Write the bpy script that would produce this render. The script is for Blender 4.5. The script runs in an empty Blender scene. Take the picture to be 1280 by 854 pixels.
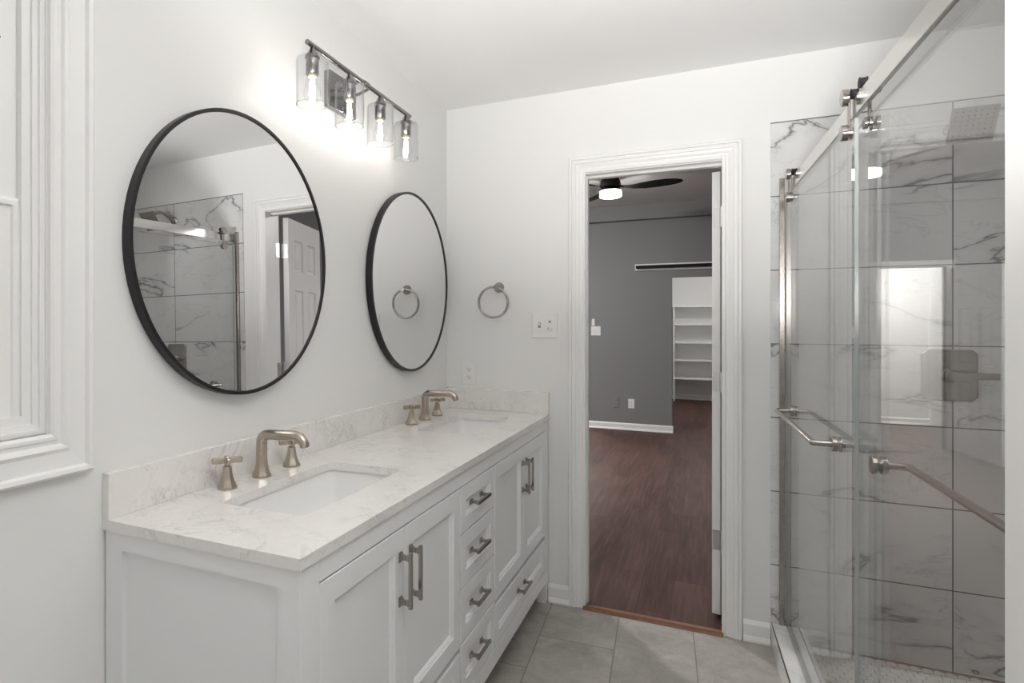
import bpy, bmesh, math, random
from mathutils import Vector, Matrix
random.seed(7)
sc = bpy.context.scene
C = sc.collection
PI = math.pi
CZ_ROOM = 2.44

# ------------------------------------------------------------------ camera
cam_d = bpy.data.cameras.new('camera')
cam = bpy.data.objects.new('camera', cam_d)
C.objects.link(cam)
cam.location = (1.2047, -2.994, 1.337)
cam.rotation_euler = (PI / 2, 0, 0.4547)
cam_d.sensor_fit = 'HORIZONTAL'
cam_d.sensor_width = 36.0
cam_d.lens = 775.0 / 1280.0 * 36.0
cam_d.shift_x = (640 - 502.5) / 1280.0
cam_d.shift_y = -(427 - 403.7) / 1280.0
cam_d.clip_start = 0.02
sc.camera = cam

# ------------------------------------------------------------------ light and exposure
WORLD = 0.25          # even world fill, entering where the room is left open behind the camera
BULB = 29.0           # filaments of the four vanity bulbs
FAN = 17.0            # diffuser of the bedroom fan lamp
HALL = 95.0
CLOSET = 30.0
SHOWER_FILL = 14.0  # added fill over the shower, out of view
BED_FILL = 125.0  # added fill for the bedroom, out of view
BOUNCE = 13.5          # added unseen fill aimed up at the ceiling, like a bounced flash
sc.view_settings.view_transform = 'Standard'
sc.view_settings.look = 'None'
sc.view_settings.gamma = 1.0
sc.view_settings.use_curve_mapping = False
sc.view_settings.exposure = 1.24
w = bpy.data.worlds.new('world'); sc.world = w; w.use_nodes = True
wb = w.node_tree.nodes['Background']
wb.inputs[0].default_value = (1.0, 0.985, 0.965, 1); wb.inputs[1].default_value = WORLD
fl = bpy.data.lights.new('bounce_fill', 'AREA'); fl.shape = 'DISK'; fl.size = 0.35; fl.energy = BOUNCE; fl.color = (1.0, 0.985, 0.97)  # fill lamp added behind the camera to brighten ceiling and room
flo = bpy.data.objects.new('bounce_fill', fl); C.objects.link(flo); flo.location = (1.30, -2.95, 1.47)
flo.rotation_euler = (Vector((1.32, -1.96, CZ_ROOM)) - flo.location).to_track_quat('-Z', 'Y').to_euler(); fl.spread = math.radians(98)
try:
    sc.cycles.max_bounces = 14; sc.cycles.diffuse_bounces = 7; sc.cycles.glossy_bounces = 7
    sc.cycles.transparent_max_bounces = 32
    sc.cycles.use_denoising = True
    sc.cycles.sample_clamp_indirect = 6.0
except Exception:
    pass

# ------------------------------------------------------------------ materials
def new_mat(name):
    m = bpy.data.materials.new(name); m.use_nodes = True
    nt = m.node_tree
    return m, nt, nt.nodes, nt.links, nt.nodes['Principled BSDF']

def N(nt, t, **kw):
    n = nt.nodes.new(t)
    for k, v in kw.items():
        if hasattr(n, k): setattr(n, k, v)
        else: n.inputs[k].default_value = v
    return n

def math_n(nt, op, a, b=None, c=None):
    n = nt.nodes.new('ShaderNodeMath'); n.operation = op
    for i, v in enumerate((a, b, c)):
        if v is None: continue
        if isinstance(v, (int, float)): n.inputs[i].default_value = v
        else: nt.links.new(v, n.inputs[i])
    return n.outputs[0]

def ramp(nt, fac, stops):
    r = nt.nodes.new('ShaderNodeValToRGB')
    e = r.color_ramp.elements
    e[0].position, e[0].color = stops[0][0], (*stops[0][1], 1)
    e[1].position, e[1].color = stops[1][0], (*stops[1][1], 1)
    for p, c in stops[2:]:
        x = e.new(p); x.color = (*c, 1)
    nt.links.new(fac, r.inputs[0])
    return r.outputs[0]

def mix(nt, fac, a, b, mode='MIX'):
    m = nt.nodes.new('ShaderNodeMix'); m.data_type = 'RGBA'; m.blend_type = mode
    for s, v in ((m.inputs[0], fac), (m.inputs[6], a), (m.inputs[7], b)):
        if isinstance(v, (int, float)): s.default_value = v
        elif isinstance(v, tuple): s.default_value = (*v, 1) if len(v) == 3 else v
        else: nt.links.new(v, s)
    return m.outputs[2]

def paint(name, col, rough=0.5, spec=0.35, var=0.02, scale=3.0, bump=0.0, bscale=180):
    m, nt, nn, ll, p = new_mat(name)
    tc = N(nt, 'ShaderNodeTexCoord')
    n = N(nt, 'ShaderNodeTexNoise', Scale=scale, Detail=3.0)
    ll.new(tc.outputs['Object'], n.inputs['Vector'])
    c = mix(nt, n.outputs[0], tuple(x * (1 - var) for x in col), tuple(min(1, x * (1 + var)) for x in col))
    ll.new(c, p.inputs['Base Color'])
    p.inputs['Roughness'].default_value = rough
    p.inputs['Specular IOR Level'].default_value = spec
    if bump:
        n2 = N(nt, 'ShaderNodeTexNoise', Scale=bscale, Detail=2.0)
        ll.new(tc.outputs['Object'], n2.inputs['Vector'])
        b = N(nt, 'ShaderNodeBump', Strength=bump, Distance=0.002)
        ll.new(n2.outputs[0], b.inputs['Height']); ll.new(b.outputs[0], p.inputs['Normal'])
    return m

def metal(name, col, rough=0.25, brushed=0.012):
    m, nt, nn, ll, p = new_mat(name)
    tc = N(nt, 'ShaderNodeTexCoord')
    mp = N(nt, 'ShaderNodeMapping'); mp.inputs['Scale'].default_value = (160, 160, 160)
    n = N(nt, 'ShaderNodeTexNoise', Scale=1.0, Detail=2.0)
    ll.new(tc.outputs['Object'], mp.inputs['Vector']); ll.new(mp.outputs[0], n.inputs['Vector'])
    r = N(nt, 'ShaderNodeMapRange'); r.inputs[3].default_value = rough - brushed; r.inputs[4].default_value = rough + brushed
    ll.new(n.outputs[0], r.inputs[0]); ll.new(r.outputs[0], p.inputs['Roughness'])
    p.inputs['Base Color'].default_value = (*col, 1); p.inputs['Metallic'].default_value = 1.0
    return m

def glass(name, tint, refl=1.0, slant=0.0):
    """thin clear glass: each face lets light straight through and reflects by Schlick's law"""
    m = bpy.data.materials.new(name); m.use_nodes = True
    nt = m.node_tree; nt.nodes.clear(); ll = nt.links
    g = N(nt, 'ShaderNodeNewGeometry')
    d = nt.nodes.new('ShaderNodeVectorMath'); d.operation = 'DOT_PRODUCT'
    ll.new(g.outputs['Incoming'], d.inputs[0]); ll.new(g.outputs['Normal'], d.inputs[1])
    a = math_n(nt, 'ABSOLUTE', d.outputs['Value'])
    k = math_n(nt, 'POWER', math_n(nt, 'SUBTRACT', 1.0, a), 5.0)
    f = math_n(nt, 'MULTIPLY', math_n(nt, 'MULTIPLY_ADD', k, 0.96, 0.04), refl)
    t = N(nt, 'ShaderNodeBsdfTransparent')
    k2 = math_n(nt, 'POWER', math_n(nt, 'SUBTRACT', 1.0, a), 3.0)      # longer way through the glass at a slant
    ll.new(mix(nt, math_n(nt, 'MULTIPLY', k2, slant), tuple(tint), (0.45, 0.46, 0.46)), t.inputs[0])
    s = N(nt, 'ShaderNodeBsdfGlossy'); s.inputs['Roughness'].default_value = 0.0
    x = N(nt, 'ShaderNodeMixShader'); o = N(nt, 'ShaderNodeOutputMaterial')
    ll.new(f, x.inputs[0]); ll.new(t.outputs[0], x.inputs[1]); ll.new(s.outputs[0], x.inputs[2])
    ll.new(x.outputs[0], o.inputs[0])
    return m

def emit(name, col, strength):
    m = bpy.data.materials.new(name); m.use_nodes = True
    nt = m.node_tree; nt.nodes.clear()
    e = N(nt, 'ShaderNodeEmission'); e.inputs[0].default_value = (*col, 1); e.inputs[1].default_value = strength
    o = N(nt, 'ShaderNodeOutputMaterial'); nt.links.new(e.outputs[0], o.inputs[0])
    return m

def quartz(name):
    m, nt, nn, ll, p = new_mat(name)
    g = N(nt, 'ShaderNodeNewGeometry')
    n1 = N(nt, 'ShaderNodeTexNoise', Scale=5.0, Detail=6.0, Roughness=0.62, Distortion=1.2)
    n2 = N(nt, 'ShaderNodeTexNoise', Scale=34.0, Detail=6.0, Roughness=0.65, Distortion=0.9)
    n3 = N(nt, 'ShaderNodeTexNoise', Scale=3.2, Detail=2.0)
    for n in (n1, n2, n3): ll.new(g.outputs['Position'], n.inputs['Vector'])
    v1 = math_n(nt, 'ABSOLUTE', math_n(nt, 'SUBTRACT', n1.outputs[0], 0.5))
    v2 = math_n(nt, 'ABSOLUTE', math_n(nt, 'SUBTRACT', n2.outputs[0], 0.5))
    f1 = ramp(nt, v1, [(0.0, (1, 1, 1)), (0.022, (0, 0, 0))])
    f2 = ramp(nt, v2, [(0.0, (1, 1, 1)), (0.035, (0, 0, 0))])
    n4 = N(nt, 'ShaderNodeTexNoise', Scale=11.0, Detail=2.0); ll.new(g.outputs['Position'], n4.inputs['Vector'])
    gate2 = ramp(nt, n4.outputs[0], [(0.50, (0, 0, 0)), (0.66, (1, 1, 1))])
    gate = ramp(nt, n3.outputs[0], [(0.46, (0, 0, 0)), (0.66, (1, 1, 1))])
    base = mix(nt, n2.outputs[0], (0.755, 0.730, 0.705), (0.835, 0.818, 0.80))
    a = mix(nt, math_n(nt, 'MULTIPLY', f1, math_n(nt, 'MULTIPLY', gate, 0.42)), base, (0.36, 0.36, 0.37))
    b = mix(nt, math_n(nt, 'MULTIPLY', f2, math_n(nt, 'MULTIPLY_ADD', gate2, 0.42, 0.06)), a, (0.36, 0.35, 0.34))
    ll.new(b, p.inputs['Base Color'])
    p.inputs['Roughness'].default_value = 0.16; p.inputs['Specular IOR Level'].default_value = 0.5
    return m

def marble_tile(name, axis, u0, z0, tw=0.61, th=0.305, grout=0.0022):
    """large glossy marble tiles; axis says which world axis runs along the tile's length"""
    m, nt, nn, ll, p = new_mat(name)
    g = N(nt, 'ShaderNodeNewGeometry')
    s = N(nt, 'ShaderNodeSeparateXYZ'); ll.new(g.outputs['Position'], s.inputs[0])
    U = math_n(nt, 'DIVIDE', math_n(nt, 'SUBTRACT', s.outputs[axis], u0), tw)
    V = math_n(nt, 'DIVIDE', math_n(nt, 'SUBTRACT', s.outputs[2], z0), th)
    fu = math_n(nt, 'FRACT', U); fv = math_n(nt, 'FRACT', V)
    iu = math_n(nt, 'FLOOR', U); iv = math_n(nt, 'FLOOR', V)
    eu = math_n(nt, 'MULTIPLY', math_n(nt, 'MINIMUM', fu, math_n(nt, 'SUBTRACT', 1.0, fu)), tw)
    ev = math_n(nt, 'MULTIPLY', math_n(nt, 'MINIMUM', fv, math_n(nt, 'SUBTRACT', 1.0, fv)), th)
    gr = math_n(nt, 'LESS_THAN', math_n(nt, 'MINIMUM', eu, ev), grout)
    idv = N(nt, 'ShaderNodeCombineXYZ'); ll.new(iu, idv.inputs[0]); ll.new(iv, idv.inputs[1])
    wn = N(nt, 'ShaderNodeTexWhiteNoise'); ll.new(idv.outputs[0], wn.inputs['Vector'])
    off = nt.nodes.new('ShaderNodeVectorMath'); off.operation = 'MULTIPLY_ADD'
    off.inputs[1].default_value = (9, 9, 9)
    ll.new(wn.outputs['Color'], off.inputs[0]); ll.new(g.outputs['Position'], off.inputs[2])
    mp = N(nt, 'ShaderNodeMapping'); mp.inputs['Rotation'].default_value = (0.3, 0.75, 0.4); mp.inputs['Scale'].default_value = (1.0, 1.0, 2.1)
    ll.new(off.outputs[0], mp.inputs['Vector'])
    n1 = N(nt, 'ShaderNodeTexNoise', Scale=1.25, Detail=7.0, Roughness=0.55, Distortion=0.5)
    n2 = N(nt, 'ShaderNodeTexNoise', Scale=2.7, Detail=6.0, Roughness=0.6, Distortion=0.6)
    n3 = N(nt, 'ShaderNodeTexNoise', Scale=1.6, Detail=3.0)
    for n in (n1, n2, n3): ll.new(mp.outputs[0], n.inputs['Vector'])
    v1 = math_n(nt, 'ABSOLUTE', math_n(nt, 'SUBTRACT', n1.outputs[0], 0.5))
    v2 = math_n(nt, 'ABSOLUTE', math_n(nt, 'SUBTRACT', n2.outputs[0], 0.53))
    f1 = ramp(nt, v1, [(0.0, (1, 1, 1)), (0.006, (0.5, 0.5, 0.5)), (0.013, (0.14, 0.14, 0.14)), (0.045, (0, 0, 0))])
    f2 = ramp(nt, v2, [(0.0, (1, 1, 1)), (0.009, (0, 0, 0))])
    gate = ramp(nt, n3.outputs[0], [(0.44, (0, 0, 0)), (0.55, (1, 1, 1))])
    base = mix(nt, n3.outputs[0], (0.62, 0.62, 0.615), (0.76, 0.758, 0.75))
    a = mix(nt, math_n(nt, 'MULTIPLY', f1, math_n(nt, 'MULTIPLY', gate, 1.0)), base, (0.16, 0.16, 0.165))
    b = mix(nt, math_n(nt, 'MULTIPLY', f2, 0.40), a, (0.34, 0.34, 0.34))
    c = mix(nt, gr, b, (0.13, 0.13, 0.13))
    ll.new(c, p.inputs['Base Color'])
    rr = N(nt, 'ShaderNodeMapRange'); rr.inputs[3].default_value = 0.08; rr.inputs[4].default_value = 0.7
    ll.new(gr, rr.inputs[0]); ll.new(rr.outputs[0], p.inputs['Roughness'])
    return m

def plain_marble(name):
    m, nt, nn, ll, p = new_mat(name)
    g = N(nt, 'ShaderNodeNewGeometry')
    n1 = N(nt, 'ShaderNodeTexNoise', Scale=4.0, Detail=6.0, Distortion=0.8)
    ll.new(g.outputs['Position'], n1.inputs['Vector'])
    v1 = math_n(nt, 'ABSOLUTE', math_n(nt, 'SUBTRACT', n1.outputs[0], 0.5))
    c = ramp(nt, v1, [(0.0, (0.66, 0.66, 0.665)), (0.02, (0.80, 0.80, 0.795)), (0.3, (0.86, 0.86, 0.85))])
    ll.new(c, p.inputs['Base Color']); p.inputs['Roughness'].default_value = 0.15
    return m

def floor_tile(name):
    m, nt, nn, ll, p = new_mat(name)
    g = N(nt, 'ShaderNodeNewGeometry')
    mp = N(nt, 'ShaderNodeMapping'); mp.vector_type = 'POINT'
    mp.inputs['Rotation'].default_value = (0, 0, PI / 2 - 0.056)
    mp.inputs['Location'].default_value = (0.0, 0.0, 0)
    ll.new(g.outputs['Position'], mp.inputs['Vector'])
    s = N(nt, 'ShaderNodeSeparateXYZ'); ll.new(mp.outputs[0], s.inputs[0])
    tw, th = 0.61, 0.304
    V = math_n(nt, 'DIVIDE', math_n(nt, 'SUBTRACT', s.outputs[1], 0.547), th)
    iv = math_n(nt, 'FLOOR', V); fv = math_n(nt, 'FRACT', V)
    odd = math_n(nt, 'MINIMUM', math_n(nt, 'ABSOLUTE', iv), 1.0)
    U = math_n(nt, 'DIVIDE', math_n(nt, 'SUBTRACT', s.outputs[0], math_n(nt, 'MULTIPLY_ADD', odd, 0.27, 0.385)), tw)
    iu = math_n(nt, 'FLOOR', U); fu = math_n(nt, 'FRACT', U)
    eu = math_n(nt, 'MULTIPLY', math_n(nt, 'MINIMUM', fu, math_n(nt, 'SUBTRACT', 1.0, fu)), tw)
    ev = math_n(nt, 'MULTIPLY', math_n(nt, 'MINIMUM', fv, math_n(nt, 'SUBTRACT', 1.0, fv)), th)
    gr = math_n(nt, 'LESS_THAN', math_n(nt, 'MINIMUM', eu, ev), 0.0022)
    idv = N(nt, 'ShaderNodeCombineXYZ'); ll.new(iu, idv.inputs[0]); ll.new(iv, idv.inputs[1])
    wn = N(nt, 'ShaderNodeTexWhiteNoise'); ll.new(idv.outputs[0], wn.inputs['Vector'])
    off = nt.nodes.new('ShaderNodeVectorMath'); off.operation = 'MULTIPLY_ADD'; off.inputs[1].default_value = (5, 5, 5)
    ll.new(wn.outputs['Color'], off.inputs[0]); ll.new(g.outputs['Position'], off.inputs[2])
    n1 = N(nt, 'ShaderNodeTexNoise', Scale=6.0, Detail=7.0, Roughness=0.65, Distortion=0.8)
    n2 = N(nt, 'ShaderNodeTexNoise', Scale=9.0, Detail=5.0, Roughness=0.5, Distortion=1.4)
    for n in (n1, n2): ll.new(off.outputs[0], n.inputs['Vector'])
    v2 = math_n(nt, 'ABSOLUTE', math_n(nt, 'SUBTRACT', n2.outputs[0], 0.5))
    f2 = ramp(nt, v2, [(0.0, (1, 1, 1)), (0.02, (0, 0, 0))])
    base = ramp(nt, n1.outputs[0], [(0.3, (0.29, 0.27, 0.245)), (0.7, (0.46, 0.435, 0.40))])
    b = mix(nt, math_n(nt, 'MULTIPLY', f2, 0.2), base, (0.66, 0.645, 0.62))
    c = mix(nt, gr, b, (0.20, 0.185, 0.17))
    ll.new(c, p.inputs['Base Color']); p.inputs['Roughness'].default_value = 0.42
    bp = N(nt, 'ShaderNodeBump', Strength=0.25, Distance=0.004)
    h = math_n(nt, 'SUBTRACT', n1.outputs[0], gr); ll.new(h, bp.inputs['Height']); ll.new(bp.outputs[0], p.inputs['Normal'])
    return m

def wood_floor(name):
    m, nt, nn, ll, p = new_mat(name)
    g = N(nt, 'ShaderNodeNewGeometry')
    s = N(nt, 'ShaderNodeSeparateXYZ'); ll.new(g.outputs['Position'], s.inputs[0])
    pw, pl = 0.152, 1.22
    U = math_n(nt, 'DIVIDE', s.outputs[0], pw); iu = math_n(nt, 'FLOOR', U); fu = math_n(nt, 'FRACT', U)
    wn0 = N(nt, 'ShaderNodeTexWhiteNoise'); wn0.noise_dimensions = '1D'; ll.new(iu, wn0.inputs['W'])
    V = math_n(nt, 'ADD', math_n(nt, 'DIVIDE', s.outputs[1], pl), wn0.outputs['Value']); iv = math_n(nt, 'FLOOR', V); fv = math_n(nt, 'FRACT', V)
    idv = N(nt, 'ShaderNodeCombineXYZ'); ll.new(iu, idv.inputs[0]); ll.new(iv, idv.inputs[1])
    wn = N(nt, 'ShaderNodeTexWhiteNoise'); ll.new(idv.outputs[0], wn.inputs['Vector'])
    off = nt.nodes.new('ShaderNodeVectorMath'); off.operation = 'MULTIPLY_ADD'; off.inputs[1].default_value = (7, 7, 7)
    ll.new(wn.outputs['Color'], off.inputs[0]); ll.new(g.outputs['Position'], off.inputs[2])
    mp = N(nt, 'ShaderNodeMapping'); mp.inputs['Scale'].default_value = (55, 2.6, 1)
    ll.new(off.outputs[0], mp.inputs['Vector'])
    n1 = N(nt, 'ShaderNodeTexNoise', Scale=1.0, Detail=5.0, Roughness=0.6, Distortion=0.4); ll.new(mp.outputs[0], n1.inputs['Vector'])
    mp2 = N(nt, 'ShaderNodeMapping'); mp2.inputs['Scale'].default_value = (9, 1.4, 1)
    ll.new(off.outputs[0], mp2.inputs['Vector'])
    n2 = N(nt, 'ShaderNodeTexNoise', Scale=1.0, Detail=4.0, Distortion=1.0); ll.new(mp2.outputs[0], n2.inputs['Vector'])
    a = ramp(nt, n1.outputs[0], [(0.30, (0.030, 0.0125, 0.0095)), (0.5, (0.074, 0.034, 0.027)), (0.72, (0.18, 0.097, 0.078))])
    b = mix(nt, 0.55, a, ramp(nt, n2.outputs[0], [(0.3, (0.028, 0.0125, 0.0095)), (0.7, (0.118, 0.059, 0.048))]))
    c = mix(nt, math_n(nt, 'MULTIPLY', wn.outputs['Value'], 0.32), b, (0.13, 0.077, 0.066))
    eu = math_n(nt, 'MULTIPLY', math_n(nt, 'MINIMUM', fu, math_n(nt, 'SUBTRACT', 1.0, fu)), pw)
    ev = math_n(nt, 'MULTIPLY', math_n(nt, 'MINIMUM', fv, math_n(nt, 'SUBTRACT', 1.0, fv)), pl)
    gr = math_n(nt, 'LESS_THAN', math_n(nt, 'MINIMUM', eu, ev), 0.0012)
    d = mix(nt, math_n(nt, 'MULTIPLY', gr, 0.6), c, (0.03, 0.018, 0.015))
    ll.new(d, p.inputs['Base Color']); p.inputs['Roughness'].default_value = 0.48; p.inputs['Specular IOR Level'].default_value = 0.12
    bp = N(nt, 'ShaderNodeBump', Strength=0.12, Distance=0.002); ll.new(n1.outputs[0], bp.inputs['Height']); ll.new(bp.outputs[0], p.inputs['Normal'])
    return m

M = dict(
    wall=paint('wall_paint', (0.785, 0.785, 0.775), 0.42, 0.35, 0.01, 2.0, 0.04, 90),
    ceiling=paint('ceiling_paint', (0.88, 0.88, 0.875), 0.75, 0.2, 0.01, 2.0),
    trim=paint('trim_paint', (0.83, 0.83, 0.82), 0.32, 0.45, 0.008),
    cabinet=paint('cabinet_paint', (0.80, 0.81, 0.815), 0.35, 0.4, 0.008),
    grey=paint('grey_wall_paint', (0.235, 0.238, 0.242), 0.6, 0.3, 0.03, 1.5),
    bedceil=paint('bedroom_ceiling_paint', (0.82, 0.82, 0.82), 0.8, 0.2, 0.01),
    darkgap=paint('shadow_gap', (0.05, 0.05, 0.05), 0.8, 0.1),
    quartz=quartz('quartz'),
    porcelain=paint('porcelain', (0.83, 0.83, 0.825), 0.07, 0.5, 0.005),
    nickel=metal('brushed_nickel', (0.50, 0.44, 0.37), 0.26),
    pull=metal('pull_metal', (0.40, 0.37, 0.345), 0.20),
    chrome=metal('polished_chrome', (0.40, 0.395, 0.385), 0.22, 0.02),
    fixture=metal('fixture_nickel', (0.27, 0.265, 0.26), 0.20),
    steel=metal('satin_steel', (0.40, 0.372, 0.345), 0.24),
    railm=metal('rail_steel', (0.62, 0.605, 0.585), 0.16),
    hinge=metal('hinge_steel', (0.72, 0.72, 0.71), 0.30),
    mirror=metal('mirror_silver', (0.80, 0.80, 0.80), 0.0, 0.0),
    black=paint('black_frame', (0.011, 0.0105, 0.010), 0.36, 0.4),
    fanblack=paint('fan_black', (0.009, 0.008, 0.007), 0.5, 0.2),
    nozzle=paint('nozzle_rubber', (0.14, 0.14, 0.14), 0.6, 0.3),
    rubber=paint('black_rubber', (0.02, 0.02, 0.02), 0.6, 0.3),
    glass=glass('shower_glass', (0.982, 0.985, 0.982)),
    shade=glass('shade_glass', (0.965, 0.968, 0.972), 0.9, 0.20),
    bulb=glass('bulb_glass', (0.985, 0.985, 0.99), 0.8),
    edge=paint('glass_edge', (0.36, 0.385, 0.375), 0.15, 0.6),
    tile_back=marble_tile('marble_tile_back', 0, 2.036 - 0.61, 0.030),
    tile_side=marble_tile('marble_tile_side', 1, -0.61 * 5, 0.030),
    marble=plain_marble('curb_marble'),
    hexm=paint('hex_marble', (0.86, 0.86, 0.85), 0.3, 0.5, 0.10, 14.0),
    grout=paint('pale_grout', (0.26, 0.26, 0.255), 0.8, 0.2),
    floor=floor_tile('floor_tile'),
    wood=wood_floor('wood_planks'),
    threshold=paint('threshold_wood', (0.20, 0.085, 0.045), 0.35, 0.4, 0.25, 30),
    plastic=paint('white_plastic', (0.80, 0.80, 0.79), 0.3, 0.5, 0.005),
    greyplastic=paint('grey_plate_paint', (0.25, 0.253, 0.257), 0.5, 0.3),
    slot=paint('dark_slot', (0.03, 0.03, 0.03), 0.6, 0.2),
    filament=emit('glowing_filament', (1.0, 0.93, 0.84), BULB),
    bulbbase=paint('bulb_collar', (0.75, 0.72, 0.45), 0.4, 0.4),
    fanlamp=emit('fan_diffuser', (1.0, 0.97, 0.93), FAN),
    halllamp=emit('hall_diffuser', (1.0, 0.98, 0.95), HALL),
    showerfill=emit('shower_fill_glow', (1.0, 0.985, 0.965), SHOWER_FILL),
    bedfill=emit('bedroom_fill_glow', (1.0, 0.98, 0.955), BED_FILL),
    closetlamp=emit('closet_diffuser', (1.0, 0.98, 0.96), CLOSET),
)

# ------------------------------------------------------------------ builders
def tag(o, label=None, cat=None, group=None, kind=None):
    if label: o['label'] = label
    if cat: o['category'] = cat
    if group: o['group'] = group
    if kind: o['kind'] = kind
    return o

def thing(name, label, cat, loc=(0, 0, 0), group=None, kind=None):
    o = bpy.data.objects.new(name, None); C.objects.link(o)
    o.location = loc; o.empty_display_size = 0.05
    return tag(o, label, cat, group, kind)

def wloc(o):
    v = Vector((0, 0, 0))
    while o is not None:
        v = v + o.location; o = o.parent
    return v

def obj(name, bm, mat, parent=None, bevel=0.0, smooth=False, seg=2, extra=()):
    """link bm (written in world coordinates) as one mesh object"""
    bmesh.ops.recalc_face_normals(bm, faces=bm.faces)
    if parent is not None:
        bmesh.ops.translate(bm, verts=bm.verts, vec=-wloc(parent))
    me = bpy.data.meshes.new(name); bm.to_mesh(me); bm.free()
    me.materials.append(mat)
    for e in extra: me.materials.append(e)
    o = bpy.data.objects.new(name, me); C.objects.link(o)
    if parent is not None: o.parent = parent
    if bevel:
        b = o.modifiers.new('bevel', 'BEVEL'); b.width = bevel; b.segments = seg; b.limit_method = 'ANGLE'; b.angle_limit = math.radians(40)
    if smooth:
        for p in me.polygons: p.use_smooth = True
        if hasattr(me, 'set_sharp_from_angle'): me.set_sharp_from_angle(angle=math.radians(38))
    return o

def struct(name, bm, mat, parent=None, bevel=0.0, smooth=False, extra=()):
    o = obj(name, bm, mat, parent, bevel, smooth, extra=extra)
    if parent is None: o['kind'] = 'structure'
    return o

def B(): return bmesh.new()

def box(bm, x0, x1, y0, y1, z0, z1, mi=0):
    v = [bm.verts.new(p) for p in ((x0, y0, z0), (x1, y0, z0), (x1, y1, z0), (x0, y1, z0), (x0, y0, z1), (x1, y0, z1), (x1, y1, z1), (x0, y1, z1))]
    fs = []
    for f in ((0, 3, 2, 1), (4, 5, 6, 7), (0, 1, 5, 4), (1, 2, 6, 5), (2, 3, 7, 6), (3, 0, 4, 7)):
        q = bm.faces.new([v[i] for i in f]); q.material_index = mi; fs.append(q)
    return fs

def hexa(bm, pts):
    """box from 8 points: bottom ring then top ring"""
    v = [bm.verts.new(p) for p in pts]
    for f in ((0, 3, 2, 1), (4, 5, 6, 7), (0, 1, 5, 4), (1, 2, 6, 5), (2, 3, 7, 6), (3, 0, 4, 7)):
        bm.faces.new([v[i] for i in f])

def frame_of(d):
    d = Vector(d).normalized()
    a = Vector((0, 0, 1)) if abs(d.z) < 0.9 else Vector((1, 0, 0))
    s = d.cross(a).normalized(); t = s.cross(d).normalized()
    return d, s, t

def lathe(bm, base, axis, prof, n=24, cap=True):
    """profile list (radius, height) turned about axis through base"""
    d, s, t = frame_of(axis); base = Vector(base)
    rings = []
    for r, h in prof:
        rings.append([bm.verts.new(base + d * h + (s * math.cos(2 * PI * i / n) + t * math.sin(2 * PI * i / n)) * max(r, 1e-5)) for i in range(n)])
    for a, b in zip(rings, rings[1:]):
        for i in range(n):
            bm.faces.new((a[i], a[(i + 1) % n], b[(i + 1) % n], b[i]))
    if cap:
        bm.faces.new(rings[0][::-1]); bm.faces.new(rings[-1])

def tube(bm, pts, rad, n=12, cap=True, closed=False, scale=None):
    pts = [Vector(p) for p in pts]
    rr = rad if isinstance(rad, (list, tuple)) else [rad] * len(pts)
    rings = []; prev = None
    m = len(pts)
    for i, p in enumerate(pts):
        if closed: d = (pts[(i + 1) % m] - pts[i - 1])
        elif i == 0: d = pts[1] - p
        elif i == m - 1: d = p - pts[i - 1]
        else: d = (pts[i + 1] - p).normalized() + (p - pts[i - 1]).normalized()
        d.normalize()
        if prev is None: _, s, t = frame_of(d)
        else:
            s = (prev - d * prev.dot(d)).normalized(); t = s.cross(d).normalized()
        prev = s
        k = 1.0
        if not closed and 0 < i < m - 1:
            c = max(0.5, d.dot((p - pts[i - 1]).normalized())); k = 1.0
        rings.append([bm.verts.new(p + (s * math.cos(2 * PI * j / n) + t * math.sin(2 * PI * j / n)) * rr[i] * k) for j in range(n)])
    pairs = list(zip(rings, rings[1:])) + ([(rings[-1], rings[0])] if closed else [])
    for a, b in pairs:
        for j in range(n):
            bm.faces.new((a[j], a[(j + 1) % n], b[(j + 1) % n], b[j]))
    if cap and not closed:
        bm.faces.new(rings[0][::-1]); bm.faces.new(rings[-1])

def arc(p0, p1, p2, n=8):
    """rounded corner at p1 (quadratic)"""
    p0, p1, p2 = map(Vector, (p0, p1, p2))
    return [(p0 * (1 - t) ** 2 + p1 * 2 * t * (1 - t) + p2 * t * t) for t in [i / n for i in range(n + 1)]]

def rings_rect(bm, P, u0, u1, v0, v1, prof, cap=True):
    """nested rectangles: prof list of (inset, depth); P(u, v, d) -> world"""
    prev = None
    for ins, d in prof:
        r = [bm.verts.new(P(*q, d)) for q in ((u0 + ins, v0 + ins), (u1 - ins, v0 + ins), (u1 - ins, v1 - ins), (u0 + ins, v1 - ins))]
        if prev:
            for i in range(4): bm.faces.new((prev[i], prev[(i + 1) % 4], r[(i + 1) % 4], r[i]))
        prev = r
    if cap: bm.faces.new(prev)

def paneled(bm, P, us, vs, cells, prof, back):
    """slab whose face (d = 0) is a grid with the given cells pressed in; back = depth of the rear face"""
    for i in range(len(us) - 1):
        for j in range(len(vs) - 1):
            if (i, j) in cells: rings_rect(bm, P, us[i], us[i + 1], vs[j], vs[j + 1], prof)
            else: bm.faces.new([bm.verts.new(P(*q, 0)) for q in ((us[i], vs[j]), (us[i + 1], vs[j]), (us[i + 1], vs[j + 1]), (us[i], vs[j + 1]))])
    rings_rect(bm, P, us[0], us[-1], vs[0], vs[-1], [(0, 0), (0, back)])
    bmesh.ops.remove_doubles(bm, verts=bm.verts, dist=1e-5)

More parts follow.
